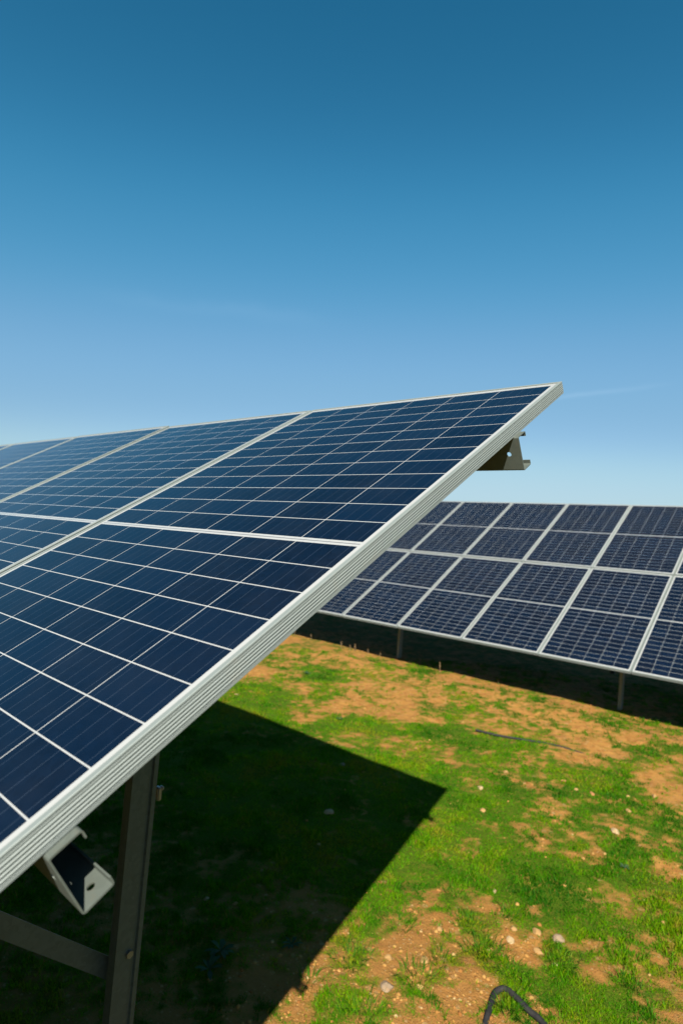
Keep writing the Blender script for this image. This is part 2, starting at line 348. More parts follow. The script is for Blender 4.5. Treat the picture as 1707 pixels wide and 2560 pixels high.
COVER = np.array([[-6.378, 5.153, 0.1],[-5.967, 4.447, 0.55],[-5.882, 5.08, 0.55],[-5.533, 5.2, 0.4],[-5.166, 5.356, 0.15],[-4.748, 5.43, 0.2],[-4.192, 5.281, 0.35],[-3.921, 5.494, 0.75],[-3.52, 5.488, 0.15],[-3.091, 5.549, 0.15],[-2.685, 5.607, 0.25],[-2.248, 5.532, 0.3],[-1.87, 5.524, 0.15],[-1.518, 5.517, 0.4],[-1.22, 5.627, 0.3],[-0.88, 5.504, 0.35],[-5.303, 3.474, 0.2],[-4.858, 3.347, 0.4],[-4.847, 3.812, 0.5],[-4.597, 4.011, 0.85],[-4.349, 4.092, 0.7],[-3.99, 4.211, 0.2],[-3.554, 4.14, 0.25],[-3.312, 4.434, 0.2],[-3.272, 4.782, 0.3],[-2.877, 4.771, 0.3],[-2.514, 4.844, 0.4],[-2.218, 5.023, 0.4],[-1.883, 5.087, 0.35],[-1.564, 5.148, 0.3],[-1.245, 5.153, 0.4],[-0.945, 5.158, 0.2],[-0.707, 5.237, 0.4],[-4.967, 3.002, 0.85],[-4.662, 3.175, 0.8],[-4.362, 3.445, 0.3],[-4.28, 3.165, 0.85],[-3.95, 3.384, 0.5],[-3.68, 3.448, 0.1],[-3.386, 3.632, 0.08],[-3.133, 3.69, 0.15],[-2.812, 3.69, 0.1],[-2.87, 4.081, 0.5],[-2.578, 4.112, 0.5],[-2.276, 4.03, 0.5],[-2.014, 4.196, 0.3],[-1.878, 4.491, 0.2],[-1.546, 4.47, 0.15],[-1.313, 4.869, 0.2],[-1.006, 4.835, 0.15],[-0.774, 4.577, 0.7],[-0.559, 4.658, 0.5],[-4.335, 2.664, 0.9],[-3.618, 2.891, 0.2],[-3.826, 2.648, 0.9],[-3.225, 2.93, 0.9],[-2.971, 3.157, 0.95],[-2.63, 3.419, 0.9],[-2.398, 3.622, 0.8],[-2.063, 3.633, 0.8],[-1.821, 3.79, 0.8],[-1.551, 3.869, 0.5],[-1.291, 3.944, 0.2],[-1.054, 4.317, 0.1],[-1.216, 4.475, 0.3],[-0.893, 4.133, 0.6],[-2.896, 2.686, 0.5],[-2.616, 2.889, 0.6],[-2.379, 3.046, 0.6],[-2.069, 3.024, 0.4],[-1.917, 3.245, 0.8],[-1.763, 3.417, 0.8],[-1.527, 3.478, 0.6],[-1.257, 3.492, 0.8],[-1.15, 3.704, 0.9],[-0.859, 3.84, 0.7],[-0.651, 3.978, 0.1],[-0.422, 3.89, 0.15],[-2.516, 2.575, 0.8],[-2.272, 2.651, 0.8],[-1.952, 2.638, 0.9],[-1.745, 2.779, 0.75],[-1.514, 2.865, 0.7],[-1.339, 3.056, 0.4],[-1.117, 3.136, 0.8],[-0.962, 3.385, 0.9],[-0.747, 3.459, 0.75],[-0.526, 3.473, 0.6],[-0.333, 3.467, 0.5],[-1.479, 2.31, 0.9],[-1.32, 2.48, 0.9],[-1.206, 2.813, 0.9],[-1.012, 2.809, 0.35],[-0.798, 2.904, 0.6],[-0.635, 3.077, 0.6],[-0.445, 3.15, 0.6],[-3.496, 1.784, 0.95],[-2.894, 1.96, 0.95],[-2.348, 2.119, 0.9],[-1.904, 2.133, 0.9],[-2.325, 1.404, 0.85],[-2.621, 1.088, 0.9],[-1.663, 1.982, 0.6],[-1.4, 1.771, 0.95],[-1.182, 1.867, 0.5],[-1.095, 2.037, 0.95],[-0.974, 2.387, 0.3],[-0.863, 2.227, 0.3],[-0.761, 2.387, 0.7],[-0.645, 2.455, 0.35],[-0.431, 2.575, 0.6],[-0.284, 2.886, 0.4],[-0.131, 2.593, 0.4],[-1.343, 1.342, 0.95],[-1.147, 1.543, 0.97],[-0.949, 1.748, 0.97],[-0.723, 1.893, 0.97],[-0.59, 2.03, 0.9],[-0.406, 2.009, 0.5],[-0.312, 2.273, 0.7],[-0.18, 2.084, 0.6],[-0.079, 2.264, 0.6],[-1.295, 0.985, 0.9],[-1.16, 1.085, 0.8],[-1.053, 1.194, 0.5],[-0.973, 1.351, 0.7],[-0.874, 1.414, 0.3],[-0.763, 1.565, 0.95],[-0.616, 1.639, 0.95],[-0.473, 1.711, 0.9],[-0.368, 1.643, 0.95],[-0.441, 1.536, 0.85],[-0.236, 1.88, 0.6],[-0.076, 1.972, 0.8],[-0.01, 1.938, 0.8],[-1.255, 0.78, 0.35],[-1.085, 0.951, 0.6],[-0.981, 1.024, 0.08],[-0.89, 1.116, 0.05],[-0.822, 1.218, 0.75],[-0.741, 1.266, 0.8],[-0.728, 1.416, 0.6],[-0.636, 1.406, 0.3],[-0.577, 1.465, 0.8],[-0.551, 1.329, 0.1],[-0.454, 1.365, 0.2],[-0.3, 1.489, 0.2],[-0.206, 1.614, 0.5],[-0.085, 1.704, 0.5],[-0.006, 1.665, 0.25],[-1.183, 0.603, 0.6],[-1.128, 0.749, 0.7],[-1.024, 0.763, 0.1],[-0.95, 0.867, 0.05],[-0.796, 0.876, 0.5],[-0.775, 1.072, 0.4],[-0.688, 1.1, 0.9],[-0.653, 1.195, 0.3],[-0.376, 1.324, 0.8],[-0.466, 1.206, 0.05],[-0.281, 1.39, 0.2],[-1.163, 0.428, 0.4],[-1.112, 0.588, 0.8],[-0.992, 0.625, 0.5],[-0.921, 0.723, 0.05],[-0.816, 0.696, 0.7],[-0.715, 0.771, 0.4],[-0.641, 0.922, 0.05],[-0.506, 1.056, 0.85],[-0.437, 1.021, 0.9],[-0.396, 1.113, 0.2],[-0.33, 1.128, 0.9],[-0.285, 1.198, 0.7],[-0.2, 1.361, 0.1],[-0.082, 1.426, 0.4],[0.017, 1.397, 0.7],[-1.111, 0.256, 0.4],[-1.039, 0.375, 0.3],[-0.901, 0.464, 0.7],[-0.858, 0.542, 0.05],[-0.765, 0.598, 0.6],[-0.65, 0.666, 0.5],[-0.59, 0.772, 0.15],[-0.421, 0.846, 0.7],[-0.338, 0.974, 0.1],[-0.215, 1.119, 0.95],[-0.079, 1.183, 0.95],[0.009, 1.181, 0.9],[-0.112, 1.083, 0.97],[-0.215, 1.005, 0.9],[0.07, 1.33, 0.3],[0.126, 1.295, 0.2],[-1.062, 0.17, 0.4],[-0.924, 0.306, 0.6],[-0.849, 0.379, 0.8],[-0.729, 0.477, 0.1],[-0.672, 0.554, 0.1],[-0.585, 0.684, 0.3],[-0.494, 0.707, 0.1],[-2.038, 0.623, 0.6],[-1.902, 0.992, 0.8],[-1.639, 1.266, 0.85],[-1.723, 0.373, 0.4],[-1.5, 0.599, 0.4],[-1.353, 0.747, 0.2],[-1.543, 0.157, 0.6],[-1.313, 0.416, 0.4],[-1.351, 0.164, 0.2],[-1.177, 0.191, 0.2],[-1.268, 0.011, 0.3],[-9, 7.2, 0.5],[-9, 9, 0.5],[-9, 12, 0.45],[-9, -3, 0.4],[-9, -6, 0.45],[-7, 7.2, 0.5],[-7, 9, 0.5],[-7, 12, 0.45],[-7, -3, 0.4],[-7, -6, 0.45],[-5, 7.2, 0.5],[-5, 9, 0.5],[-5, 12, 0.45],[-5, -3, 0.4],[-5, -6, 0.45],[-3, 7.2, 0.5],[-3, 9, 0.5],[-3, 12, 0.45],[-3, -3, 0.4],[-3, -6, 0.45],[-1, 7.2, 0.5],[-1, 9, 0.5],[-1, 12, 0.45],[-1, -3, 0.4],[-1, -6, 0.45],[1, 7.2, 0.5],[1, 9, 0.5],[1, 12, 0.45],[1, -3, 0.4],[1, -6, 0.45],[3, 7.2, 0.5],[3, 9, 0.5],[3, 12, 0.45],[3, -3, 0.4],[3, -6, 0.45],[5, 7.2, 0.5],[5, 9, 0.5],[5, 12, 0.45],[5, -3, 0.4],[5, -6, 0.45]])
def cover_at(x, y):
    """how much of the soil is grown over (0 bare earth .. 1 dense turf), surveyed at scattered spots"""
    sh = x.shape; x = x.ravel(); y = y.ravel(); out = np.zeros_like(x)
    for i in range(0, len(x), 20000):
        d2 = (x[i:i+20000, None] - COVER[None, :, 0]) ** 2 + (y[i:i+20000, None] - COVER[None, :, 1]) ** 2
        w = 1.0 / (d2 + 0.0035) ** 1.7
        out[i:i+20000] = (w * COVER[None, :, 2]).sum(1) / w.sum(1)
    return out.reshape(sh)

def cover_full(x, y):
    c = cover_at(x, y)
    c = c + (fbm(x, y, 5.0, 51, 4, 0.6) - 0.5) * 0.95 + (fbm(x, y, 26.0, 77, 2) - 0.5) * 0.95 + (fbm(x, y, 13.0, 83, 2) - 0.5) * 0.40 + 0.12
    return c

def axis(lo, hi, step, far, grow=1.35):
    a = list(np.arange(lo, hi + 1e-6, step)); s = step; v = hi
    while v < far: s *= grow; v += s; a.append(v)
    s = step; v = lo; pre = []
    while v > -far: s *= grow; v -= s; pre.append(v)
    return np.array(pre[::-1] + a)

gx = axis(-7.5, 2.2, 0.03, 900); gy = axis(-1.6, 7.6, 0.03, 900)
X, Y = np.meshgrid(gx, gy)
Z = terrain(X, Y); CV = cover_full(X, Y)
nx, ny = len(gx), len(gy)
idx = np.arange(nx * ny).reshape(ny, nx)
quads = np.stack([idx[:-1, :-1], idx[:-1, 1:], idx[1:, 1:], idx[1:, :-1]], -1).reshape(-1, 4)

def mesh_np(name, verts, faces_list, attr=None, smooth=False):
    """faces_list: list of int arrays (n,k)"""
    me = bpy.data.meshes.new(name)
    me.vertices.add(len(verts)); me.vertices.foreach_set('co', np.asarray(verts, np.float32).ravel())
    loops = np.concatenate([f.ravel() for f in faces_list]).astype(np.int32)
    tot = np.concatenate([np.full(len(f), f.shape[1]) for f in faces_list]).astype(np.int32)
    start = np.concatenate([[0], np.cumsum(tot)[:-1]]).astype(np.int32)
    me.loops.add(len(loops)); me.loops.foreach_set('vertex_index', loops)
    me.polygons.add(len(tot)); me.polygons.foreach_set('loop_start', start)
    try: me.polygons.foreach_set('loop_total', tot)
    except Exception: pass
    if smooth: me.polygons.foreach_set('use_smooth', np.ones(len(tot), bool))
    if attr:
        for nm, v in attr.items():
            a = me.attributes.new(nm, 'FLOAT', 'POINT'); a.data.foreach_set('value', np.asarray(v, np.float32))
    me.update(calc_edges=True); me.validate()
    return me

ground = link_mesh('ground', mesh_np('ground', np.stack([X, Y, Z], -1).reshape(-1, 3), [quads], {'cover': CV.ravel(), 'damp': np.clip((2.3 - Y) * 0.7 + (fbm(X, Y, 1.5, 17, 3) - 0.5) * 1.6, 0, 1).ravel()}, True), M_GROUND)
tag(ground, kind='structure')

# ------------------------------------------------------------------ solar panel
PW, PL, PT = 0.996, 1.956, 0.035
def make_panel():
    root = empty('solar_panel')
    # aluminium frame: one grooved profile swept round the rectangle with mitred corners; (outward offset, height)
    prof = [(-0.0095, -0.0030), (-0.0095, -0.0004), (-0.0088, 0.0), (-0.0010, 0.0), (0.0, -0.0010), (0.0, -0.0036),
            (-0.0012, -0.0042), (-0.0012, -0.0050), (0.0, -0.0056), (0.0, -0.0080)]
    for i in range(4):
        y0 = -0.0090 - i * 0.0052
        prof += [(-0.0008, y0), (0.0006, y0 - 0.0013), (0.0006, y0 - 0.0031), (-0.0008, y0 - 0.0045)]
    prof += [(0.0, -0.0300), (0.0, -0.0310), (-0.0008, -0.0314), (-0.0008, -0.0320), (0.0, -0.0324), (0.0, -0.0350),
             (-0.0280, -0.0350), (-0.0280, -0.0336), (-0.0016, -0.0336), (-0.0016, -0.0086), (-0.0095, -0.0086)]
    bm = bmesh.new(); rings = []
    for o, z in prof:
        w, l = PW / 2 + o, PL / 2 + o
        rings.append([bm.verts.new((sx * w, sy * l, z)) for sx, sy in ((1, 1), (-1, 1), (-1, -1), (1, -1))])
    n = len(rings)
    for i in range(n):
        a, b = rings[i], rings[(i + 1) % n]
        for j in range(4):
            bm.faces.new((a[j], a[(j + 1) % 4], b[(j + 1) % 4], b[j]))
    from_bm('frame', bm, M_ALU, root)
    bm = bmesh.new()
    bmesh.ops.create_cube(bm, size=1)
    for v in bm.verts: v.co = (v.co.x * (PW - 0.021 + 0.004), v.co.y * (PL - 0.021 + 0.004), -0.0022 - 0.0055 * (0.5 - v.co.z))
    # keep the sheet just inside the lip
    for v in bm.verts:
        v.co.z = v.co.z if v.co.z > -0.004 else -0.0082
    from_bm('cell_sheet', bm, M_CELL, root)
    for (cx, w) in ((-0.20, 0.10), (0.0, 0.10), (0.20, 0.10)):
        bm = bmesh.new(); r = bmesh.ops.create_cube(bm, size=1)
        for v in r['verts']: v.co = (cx + v.co.x * w, v.co.y * 0.055, -0.0155 + v.co.z * 0.014)
        from_bm('junction_box', bm, M_BLACK, root)
    return root

def dup(root):
    r = root.copy(); C.objects.link(r)
    for ch in root.children:
        c = ch.copy(); C.objects.link(c); c.parent = r
    return r

UX, UPITCH, VPITCH = 1.0097, 1.0097, 1.9855
UPD = Vector((0, math.cos(TILT), math.sin(TILT))); NRM = Vector((0, -math.sin(TILT), math.cos(TILT)))
def plane_pt(org, x, v, n=0.0): return org + Vector((x, 0, 0)) - UPD * v + NRM * n
NEAR = Vector((0, 0, H)); FAR = Vector((-5.1589, 8.5381, H + 0.1075))
proto = make_panel(); used = [False]
def place_panel(org, xc, v_top, label, group):
    o = proto if not used[0] else dup(proto)
    used[0] = True
    o.location = plane_pt(org, xc, v_top + PL / 2); o.rotation_euler = (TILT + random.gauss(0, 0.0012), random.gauss(0, 0.0010), random.gauss(0, 0.0004))
    tag(o, label, 'solar panel', group)
    return o

ORD = ['rightmost', 'second from the right', 'third from the right', 'fourth from the right', 'fifth from the right', 'sixth from the right',
       'seventh from the right', 'eighth from the right', 'ninth from the right', 'tenth from the right']
for i in range(10):
    lab = ('big near solar panel at the right-hand end of its row, grooved frame side bare' if i == 0 else
           'near row solar panel in the upper tier, %s of that row' % ORD[i])
    place_panel(NEAR, 0.003 - PW / 2 - i * UPITCH, 0.0, lab, 'solar panels of the near row')
for i in range(7):
    place_panel(NEAR, 0.003 - PW / 2 - i * UPITCH, VPITCH, 'near row solar panel in the lower tier, %s of that row' % ORD[i], 'solar panels of the near row')
FORD = {-1: 'half hidden behind the near panel edge', 0: 'first one clear of the near panel edge', 1: 'second one clear of the near panel edge',
        2: 'third one clear of the near panel edge', 3: 'fourth one clear of the near panel edge', 4: 'cut off by the right side of the photo'}
for tier in range(2):
    for k in range(-4, 8):
        tn = ('upper', 'lower')[tier]
        lab = 'far row solar panel, %s tier, %s' % (tn, FORD[k]) if k in FORD else \
              'far row panel, %s tier, %s' % (tn, {-4: 'hidden, leftmost of all', -3: 'hidden, second from its left end', -2: 'hidden, third from its left end', 5: 'just outside the right edge', 6: 'second last before its right end', 7: 'last at its right end'}[k])
        place_panel(FAR, (k + 0.5) * UPITCH, tier * VPITCH, lab, 'solar panels of the far row')

# ------------------------------------------------------------------ mounting racks
def box_bm(bm, cx, cy, cz, sx, sy, sz, mat=None):
    r = bmesh.ops.create_cube(bm, size=1)
    for v in r['verts']:
        p = Vector((cx + v.co.x * sx, cy + v.co.y * sy, cz + v.co.z * sz)); v.co = mat @ p if mat else p

def extrude_profile(bm, prof, p0, p1, ax, ay):
    """closed polygon prof (a,b) in axes ax, ay swept from p0 to p1"""
    a = [bm.verts.new(p0 + ax * u + ay * w) for u, w in prof]; b = [bm.verts.new(p1 + ax * u + ay * w) for u, w in prof]
    n = len(prof)
    for i in range(n): bm.faces.new((a[i], a[(i + 1) % n], b[(i + 1) % n], b[i]))
    bm.faces.new(a); bm.faces.new(b[::-1])

def c_profile(w, d, lip, t, rnd=0.006):
    """C section: web along the first axis (0..w) at second axis 0, flanges to d, lips inward; rounded outer corners"""
    def arc(cx, cy, r, a0, a1, n=4): return [(cx + r * math.cos(R(a0 + (a1 - a0) * i / n)), cy + r * math.sin(R(a0 + (a1 - a0) * i / n))) for i in range(n + 1)]
    r = rnd; q = max(r - t, 0.0005)
    out = [(lip, d)] + arc(r, d - r, r, 90, 180) + arc(r, r, r, 180, 270) + arc(w - r, r, r, 270, 360) + arc(w - r, d - r, r, 0, 90) + [(w - lip, d)]
    inn = [(w - lip, d - t)] + arc(w - r, d - r, q, 90, 0) + arc(w - r, r, q, 0, -90) + arc(r, r, q, 270, 180) + arc(r, d - r, q, 180, 90) + [(lip, d - t)]
    return out + inn

def plate_hole(bm, o, ax, ay, nz, w, h, t, hc, hr, seg=28):
    """flat plate from o spanning w*ax, h*ay, thickness t along nz, with a round hole at hc"""
    per = []; cir = []
    for i in range(seg):
        a = 2 * math.pi * (i + 0.5) / seg; c, s = math.cos(a), math.sin(a)
        cir.append((hc[0] + hr * c, hc[1] + hr * s))
        ts = []
        if c > 1e-9: ts.append((w - hc[0]) / c)
        if c < -1e-9: ts.append(-hc[0] / c)
        if s > 1e-9: ts.append((h - hc[1]) / s)
        if s < -1e-9: ts.append(-hc[1] / s)
        tt = min(ts); per.append([hc[0] + tt * c, hc[1] + tt * s])
    for cx, cy in ((0, 0), (w, 0), (w, h), (0, h)):     # snap the nearest perimeter points onto the corners
        j = min(range(seg), key=lambda q: (per[q][0] - cx) ** 2 + (per[q][1] - cy) ** 2); per[j] = [cx, cy]
    V = [[bm.verts.new(o + ax * p[0] + ay * p[1] + nz * z) for p in L] for z in (0, t) for L in (per, cir)]
    P0, C0, P1, C1 = V
    for i in range(seg):
        j = (i + 1) % seg
        bm.faces.new((P0[i], P0[j], C0[j], C0[i])); bm.faces.new((P1[i], C1[i], C1[j], P1[j]))
        bm.faces.new((C0[i], C0[j], C1[j], C1[i])); bm.faces.new((P0[i], P1[i], P1[j], P0[j]))

PD, PF, PLIP, PTK = 0.092, 0.043, 0.013, 0.0024
def purlin_bm(org, v, x0, x1, holes):
    """C purlin under the panels: web on the downhill side, flanges uphill; a punched end piece where it sticks out"""
    bm = bmesh.new(); X = Vector((1, 0, 0))
    prof = c_profile(PD, PF, PLIP, PTK, 0.0045)
    p = lambda x: plane_pt(org, x, v, -PT)
    extrude_profile(bm, prof, p(x0), p(x1), -NRM, UPD)
    return bm

def punch(o, cuts):
    """drill round holes (point, axis, radius) through a part"""
    bm = bmesh.new()
    for pnt, ax, r in cuts:
        q = ax.to_track_quat('Z', 'Y').to_matrix().to_4x4(); q.translation = pnt
        bmesh.ops.create_cone(bm, cap_ends=True, segments=28, radius1=r, radius2=r, depth=0.016, matrix=q)
    me = bpy.data.meshes.new('cut'); bm.to_mesh(me); bm.free()
    c = bpy.data.objects.new('cut', me); C.objects.link(c)
    md = o.modifiers.new('punch', 'BOOLEAN'); md.operation = 'DIFFERENCE'; md.solver = 'EXACT'; md.object = c
    o.parent, par = None, o.parent; bpy.context.view_layer.update()
    new = bpy.data.meshes.new_from_object(o.evaluated_get(bpy.context.evaluated_depsgraph_get()))
    o.modifiers.clear(); o.data = new; o.parent = par
    bpy.data.objects.remove(c); bpy.data.meshes.remove(me)

PURLIN_V = (0.357, 1.623, VPITCH + 0.357, VPITCH + 1.623)
RB = PT + PD                                           # underside of the purlins
def make_rack(label, org, x0, x1, posts, near):
    lean = 1.0 if near else 0.25
    root = empty('mounting_rack', (org.x + (x0 + x1) / 2, org.y - 1.73, 0)); tag(root, label, 'mounting rack', 'steel racks carrying the panels')
    inv = Vector(root.location)
    loc = org - inv
    for v in PURLIN_V:
        po = from_bm('purlin', purlin_bm(loc, v, x0, x1, near), M_GALV, root)
        if near:
            punch(po, [(plane_pt(loc, x1 - 0.033, v, -PT - 0.046), UPD, 0.006), (plane_pt(loc, x1 - 0.025, v - 0.024, -PT - PD), NRM, 0.0052)])
    # cover strip closing the gap between the two tiers
    bm = bmesh.new()
    extrude_profile(bm, [(0, -0.012), (0.0015, -0.012), (0.0015, 0.045), (0, 0.045)], plane_pt(loc, x0 + 0.12, VPITCH, -PT), plane_pt(loc, x1 - 0.02, VPITCH, -PT), -NRM, UPD)
    from_bm('gap_strip', bm, M_ALU, root)
    for px in posts:
        wx = org.x + px
        # rafter along the slope
        bm = bmesh.new()
        a = plane_pt(loc, px - 0.025, 0.20, -RB - 0.001); b = plane_pt(loc, px - 0.025, VPITCH + 1.80, -RB - 0.001)
        extrude_profile(bm, c_profile(0.10, 0.05, 0.014, 0.003), a, b, -NRM, Vector((1, 0, 0)))
        from_bm('rafter', bm, M_POST, root)
        for yy in (-0.740, -2.68):
            top = plane_pt(loc, px, -yy / math.cos(TILT), -RB - 0.05)
            zg = float(terrain(np.array([wx]), np.array([org.y + yy]))[0]) - 0.25
            # sigma post: broad face to +x with a pressed groove
            w, d, t = 0.080, 0.036, 0.0035
            g0, g1 = 0.012, 0.024
            prof = [(-w/2, 0), (g0, 0), (g0 + 0.003, -0.007), (g1, -0.007), (g1 + 0.003, 0), (w/2, 0), (w/2, -d), (w/2 - 0.016, -d), (w/2 - 0.016, -d + t), (w/2 - t, -d + t), (w/2 - t, -t),
                    (g1 + 0.004, -t), (g1 + 0.001, -0.007 - t), (g0 + 0.002, -0.007 - t), (g0 - 0.001, -t), (-w/2 + t, -t), (-w/2 + t, -d + t), (-w/2 + 0.016, -d + t), (-w/2 + 0.016, -d), (-w/2, -d)]
            bm = bmesh.new()
            xo = px + loc.x - 0.025; ln = lean * 0.062
            extrude_profile(bm, prof, Vector((xo, loc.y + yy, zg)), Vector((xo + ln * (top.z - zg), loc.y + yy, top.z)), Vector((0, 1, 0)), Vector((1, 0, 0)))
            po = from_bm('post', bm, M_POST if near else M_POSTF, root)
            bm = bmesh.new()
            for bz in (top.z - 0.03, 1.585 - (-yy - 0.75) * 0.55 - 0.79):
                r = bmesh.ops.create_cone(bm, cap_ends=True, segments=6, radius1=0.011, radius2=0.011, depth=0.012)
                for vv in r['verts']: vv.co = Vector((xo + ln * (bz - zg) + 0.002 + vv.co.z, loc.y + yy + 0.002 + vv.co.x, bz + vv.co.y))
            from_bm('bolt', bm, M_BOLT, po)
        # diagonal brace from the rear post up to the middle of the rafter
        bm = bmesh.new()
        s = Vector((px + loc.x - 0.030, loc.y - 0.745, 0.685)); e = Vector((px + loc.x + 0.010, loc.y - 1.60, 1.445))
        dirv = (e - s).normalized(); side = dirv.cross(Vector((1, 0, 0))).normalized()
        extrude_profile(bm, [(0, 0), (0.052, 0), (0.052, -0.004), (0.004, -0.004), (0.004, -0.045), (0, -0.045)], s, e, side, Vector((1, 0, 0)))
        from_bm('brace', bm, M_POST, root)
    return root

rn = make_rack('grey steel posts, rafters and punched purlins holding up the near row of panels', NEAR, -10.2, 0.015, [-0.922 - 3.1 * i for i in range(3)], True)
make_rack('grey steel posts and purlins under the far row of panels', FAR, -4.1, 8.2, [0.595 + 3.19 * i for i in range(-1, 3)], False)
# cable clip on the edge of the nearest post
bm = bmesh.new()
box_bm(bm, -0.915, -0.652, 1.222, 0.022, 0.014, 0.040); box_bm(bm, -0.913, -0.642, 1.236, 0.016, 0.010, 0.012)
bmesh.ops.bevel(bm, geom=bm.edges[:], offset=0.003, segments=2, affect='EDGES')
for v in bm.verts: v.co = v.co - Vector(rn.location)
from_bm('cable_clip', bm, M_BOLT, rn)

# ------------------------------------------------------------------ grass (uncountable): blades where the cover is green
def visible_xy(n, near_bias):
    """sample ground spots in the part of the field the photo looks at, with a margin for a step aside"""
    az0 = math.atan2(fwd.x, fwd.y); cx, cy = 0.6676, -1.6905
    a = az0 + rng.uniform(-0.72, 0.74, n); r = 1.5 * (9.2 / 1.5) ** (rng.uniform(0, 1, n) ** near_bias)
    return cx + r * np.sin(a), cy + r * np.cos(a), r

def blades(name, x, y, h, w, tint, lean, mat, curve=0.5, base_z=None):
    n = len(x); th = rng.uniform(0, 2 * np.pi, n)
    z = terrain(x, y) - 0.004 if base_z is None else base_z
    la = rng.uniform(0, 2 * np.pi, n) if np.isscalar(lean) else lean[1]
    lm = (rng.uniform(0.15, 1.0, n) * lean if np.isscalar(lean) else lean[0]) * h
    wx, wy = np.cos(th) * w / 2, np.sin(th) * w / 2
    lx, ly = np.cos(la) * lm, np.sin(la) * lm
    V = np.zeros((n, 5, 3))
    V[:, 0] = np.stack([x - wx, y - wy, z], -1); V[:, 1] = np.stack([x + wx, y + wy, z], -1)
    mx, my, mz = x + lx * (0.5 - 0.25 * curve), y + ly * (0.5 - 0.25 * curve), z + h * (0.5 + 0.12 * curve)
    V[:, 2] = np.stack([mx + wx * .75, my + wy * .75, mz], -1); V[:, 3] = np.stack([mx - wx * .75, my - wy * .75, mz], -1)
    V[:, 4] = np.stack([x + lx, y + ly, z + h * np.clip(1 - 0.25 * curve * (lm / h), 0.3, 1)], -1)
    b = np.arange(n)[:, None] * 5
    q = b + np.array([[0, 1, 2, 3]]); t = b + np.array([[3, 2, 4]])
    return link_mesh(name, mesh_np(name, V.reshape(-1, 3), [q, t], {'tint': np.repeat(tint, 5)}), mat)

x, y, r = visible_xy(900000, 0.85)
cv = cover_full(x, y)
keep = rng.uniform(0, 1, len(x)) < np.clip(0.055 + np.clip((cv - 0.24) / 0.52, 0, 1) ** 1.4, 0, 1)
keep &= (y < 7.6)
x, y, r, cv = x[keep], y[keep], r[keep], cv[keep]
patch = fbm(x, y, 1.7, 91, 3); fine = fbm(x, y, 9.0, 95, 2)
bare = np.clip((0.62 - cv) / 0.3, 0, 1)
hgt = (0.005 + 0.013 * rng.uniform(0, 1, len(x)) ** 2.2) * (0.45 + 1.3 * fine) * (1 + 0.05 * r) * (1 - 0.35 * bare)
clump = np.clip((fbm(x, y, 6.5, 131, 3) - 0.54) * 9, 0, 1)
hgt = hgt * (1 + 0.7 * clump)
tint = np.clip(0.52 - 0.20 * clump + (patch - 0.5) * 1.7 + (fine - 0.5) * 0.8 + rng.normal(0, 0.15, len(x)), 0, 0.95)
dry = rng.uniform(0, 1, len(x)) < 0.025 + 0.50 * bare
tint[dry] = 1.0
g = blades('grass', x, y, hgt, 0.0022 + 0.0007 * r, tint, 1.0, M_GRASS)
tag(g, 'short patchy bright green grass growing on the orange soil between the rows', 'grass', kind='stuff')

# ------------------------------------------------------------------ gravel (uncountable) and single stones
def rock_bm(seed, sub=2):
    rr = random.Random(seed); bm = bmesh.new(); bmesh.ops.create_icosphere(bm, subdivisions=sub, radius=1)
    cuts = [(Vector((rr.uniform(-1, 1), rr.uniform(-1, 1), rr.uniform(-.6, 1))).normalized(), rr.uniform(0.55, 0.9)) for _ in range(9)]
    for v in bm.verts:
        for nn, dd in cuts:
            k = v.co.dot(nn)
            if k > dd: v.co -= nn * (k - dd) * 0.9
        v.co *= 1 + rr.uniform(-0.03, 0.03)
    return bm

def gravel():
    bm = rock_bm(3, 1); bv = np.array([v.co[:] for v in bm.verts]); bf = np.array([[v.index for v in f.verts] for f in bm.faces]); bm.free()
    x, y, r = visible_xy(45000, 0.8)
    cv = cover_full(x, y)
    patch = np.clip((fbm(x, y, 1.2, 61, 3) - 0.40) * 4, 0, 1) * np.clip(1.2 - y * 0.32, 0.03, 1)
    k = (rng.uniform(0, 1, len(x)) < patch) & (cv < 0.52) & (y < 7) | (rng.uniform(0, 1, len(x)) < 0.02) & (y < 7)
    x, y = x[k], y[k]; n = len(x)
    s = (0.0025 + 0.0125 * rng.uniform(0, 1, n) ** 4.0) * np.clip(0.8 + 0.12 * y, 0.8, 1.5)
    a = rng.uniform(0, 6.28, n); ca, sa = np.cos(a), np.sin(a)
    sc = np.stack([s * rng.uniform(.8, 1.4, n), s * rng.uniform(.8, 1.3, n), s * rng.uniform(.5, .9, n)], -1)
    P = bv[None] * sc[:, None]
    Q = np.stack([P[..., 0] * ca[:, None] - P[..., 1] * sa[:, None], P[..., 0] * sa[:, None] + P[..., 1] * ca[:, None], P[..., 2]], -1)
    Q += np.stack([x, y, terrain(x, y) + s * 0.05], -1)[:, None]
    F = bf[None] + (np.arange(n) * len(bv))[:, None, None]
    o = link_mesh('gravel', mesh_np('gravel', Q.reshape(-1, 3), [F.reshape(-1, 3)], {'tint': np.repeat(rng.uniform(0, 1, n), len(bv))}), M_GRAV)
    tag(o, 'loose tan gravel scattered over the bare orange earth', 'gravel', kind='stuff')
kk = NT('gravel_stone'); _c = kk.ramp(kk.n('ShaderNodeAttribute', attribute_name='tint').outputs['Fac'],
    [(0, (0.24, 0.095, 0.022)), (0.45, (0.34, 0.165, 0.040)), (0.92, (0.41, 0.235, 0.068)), (1, (0.45, 0.32, 0.15))])
kk.principled(Base_Color=_c, Roughness=0.9, Specular_IOR_Level=0.15); M_GRAV = kk.m
gravel()

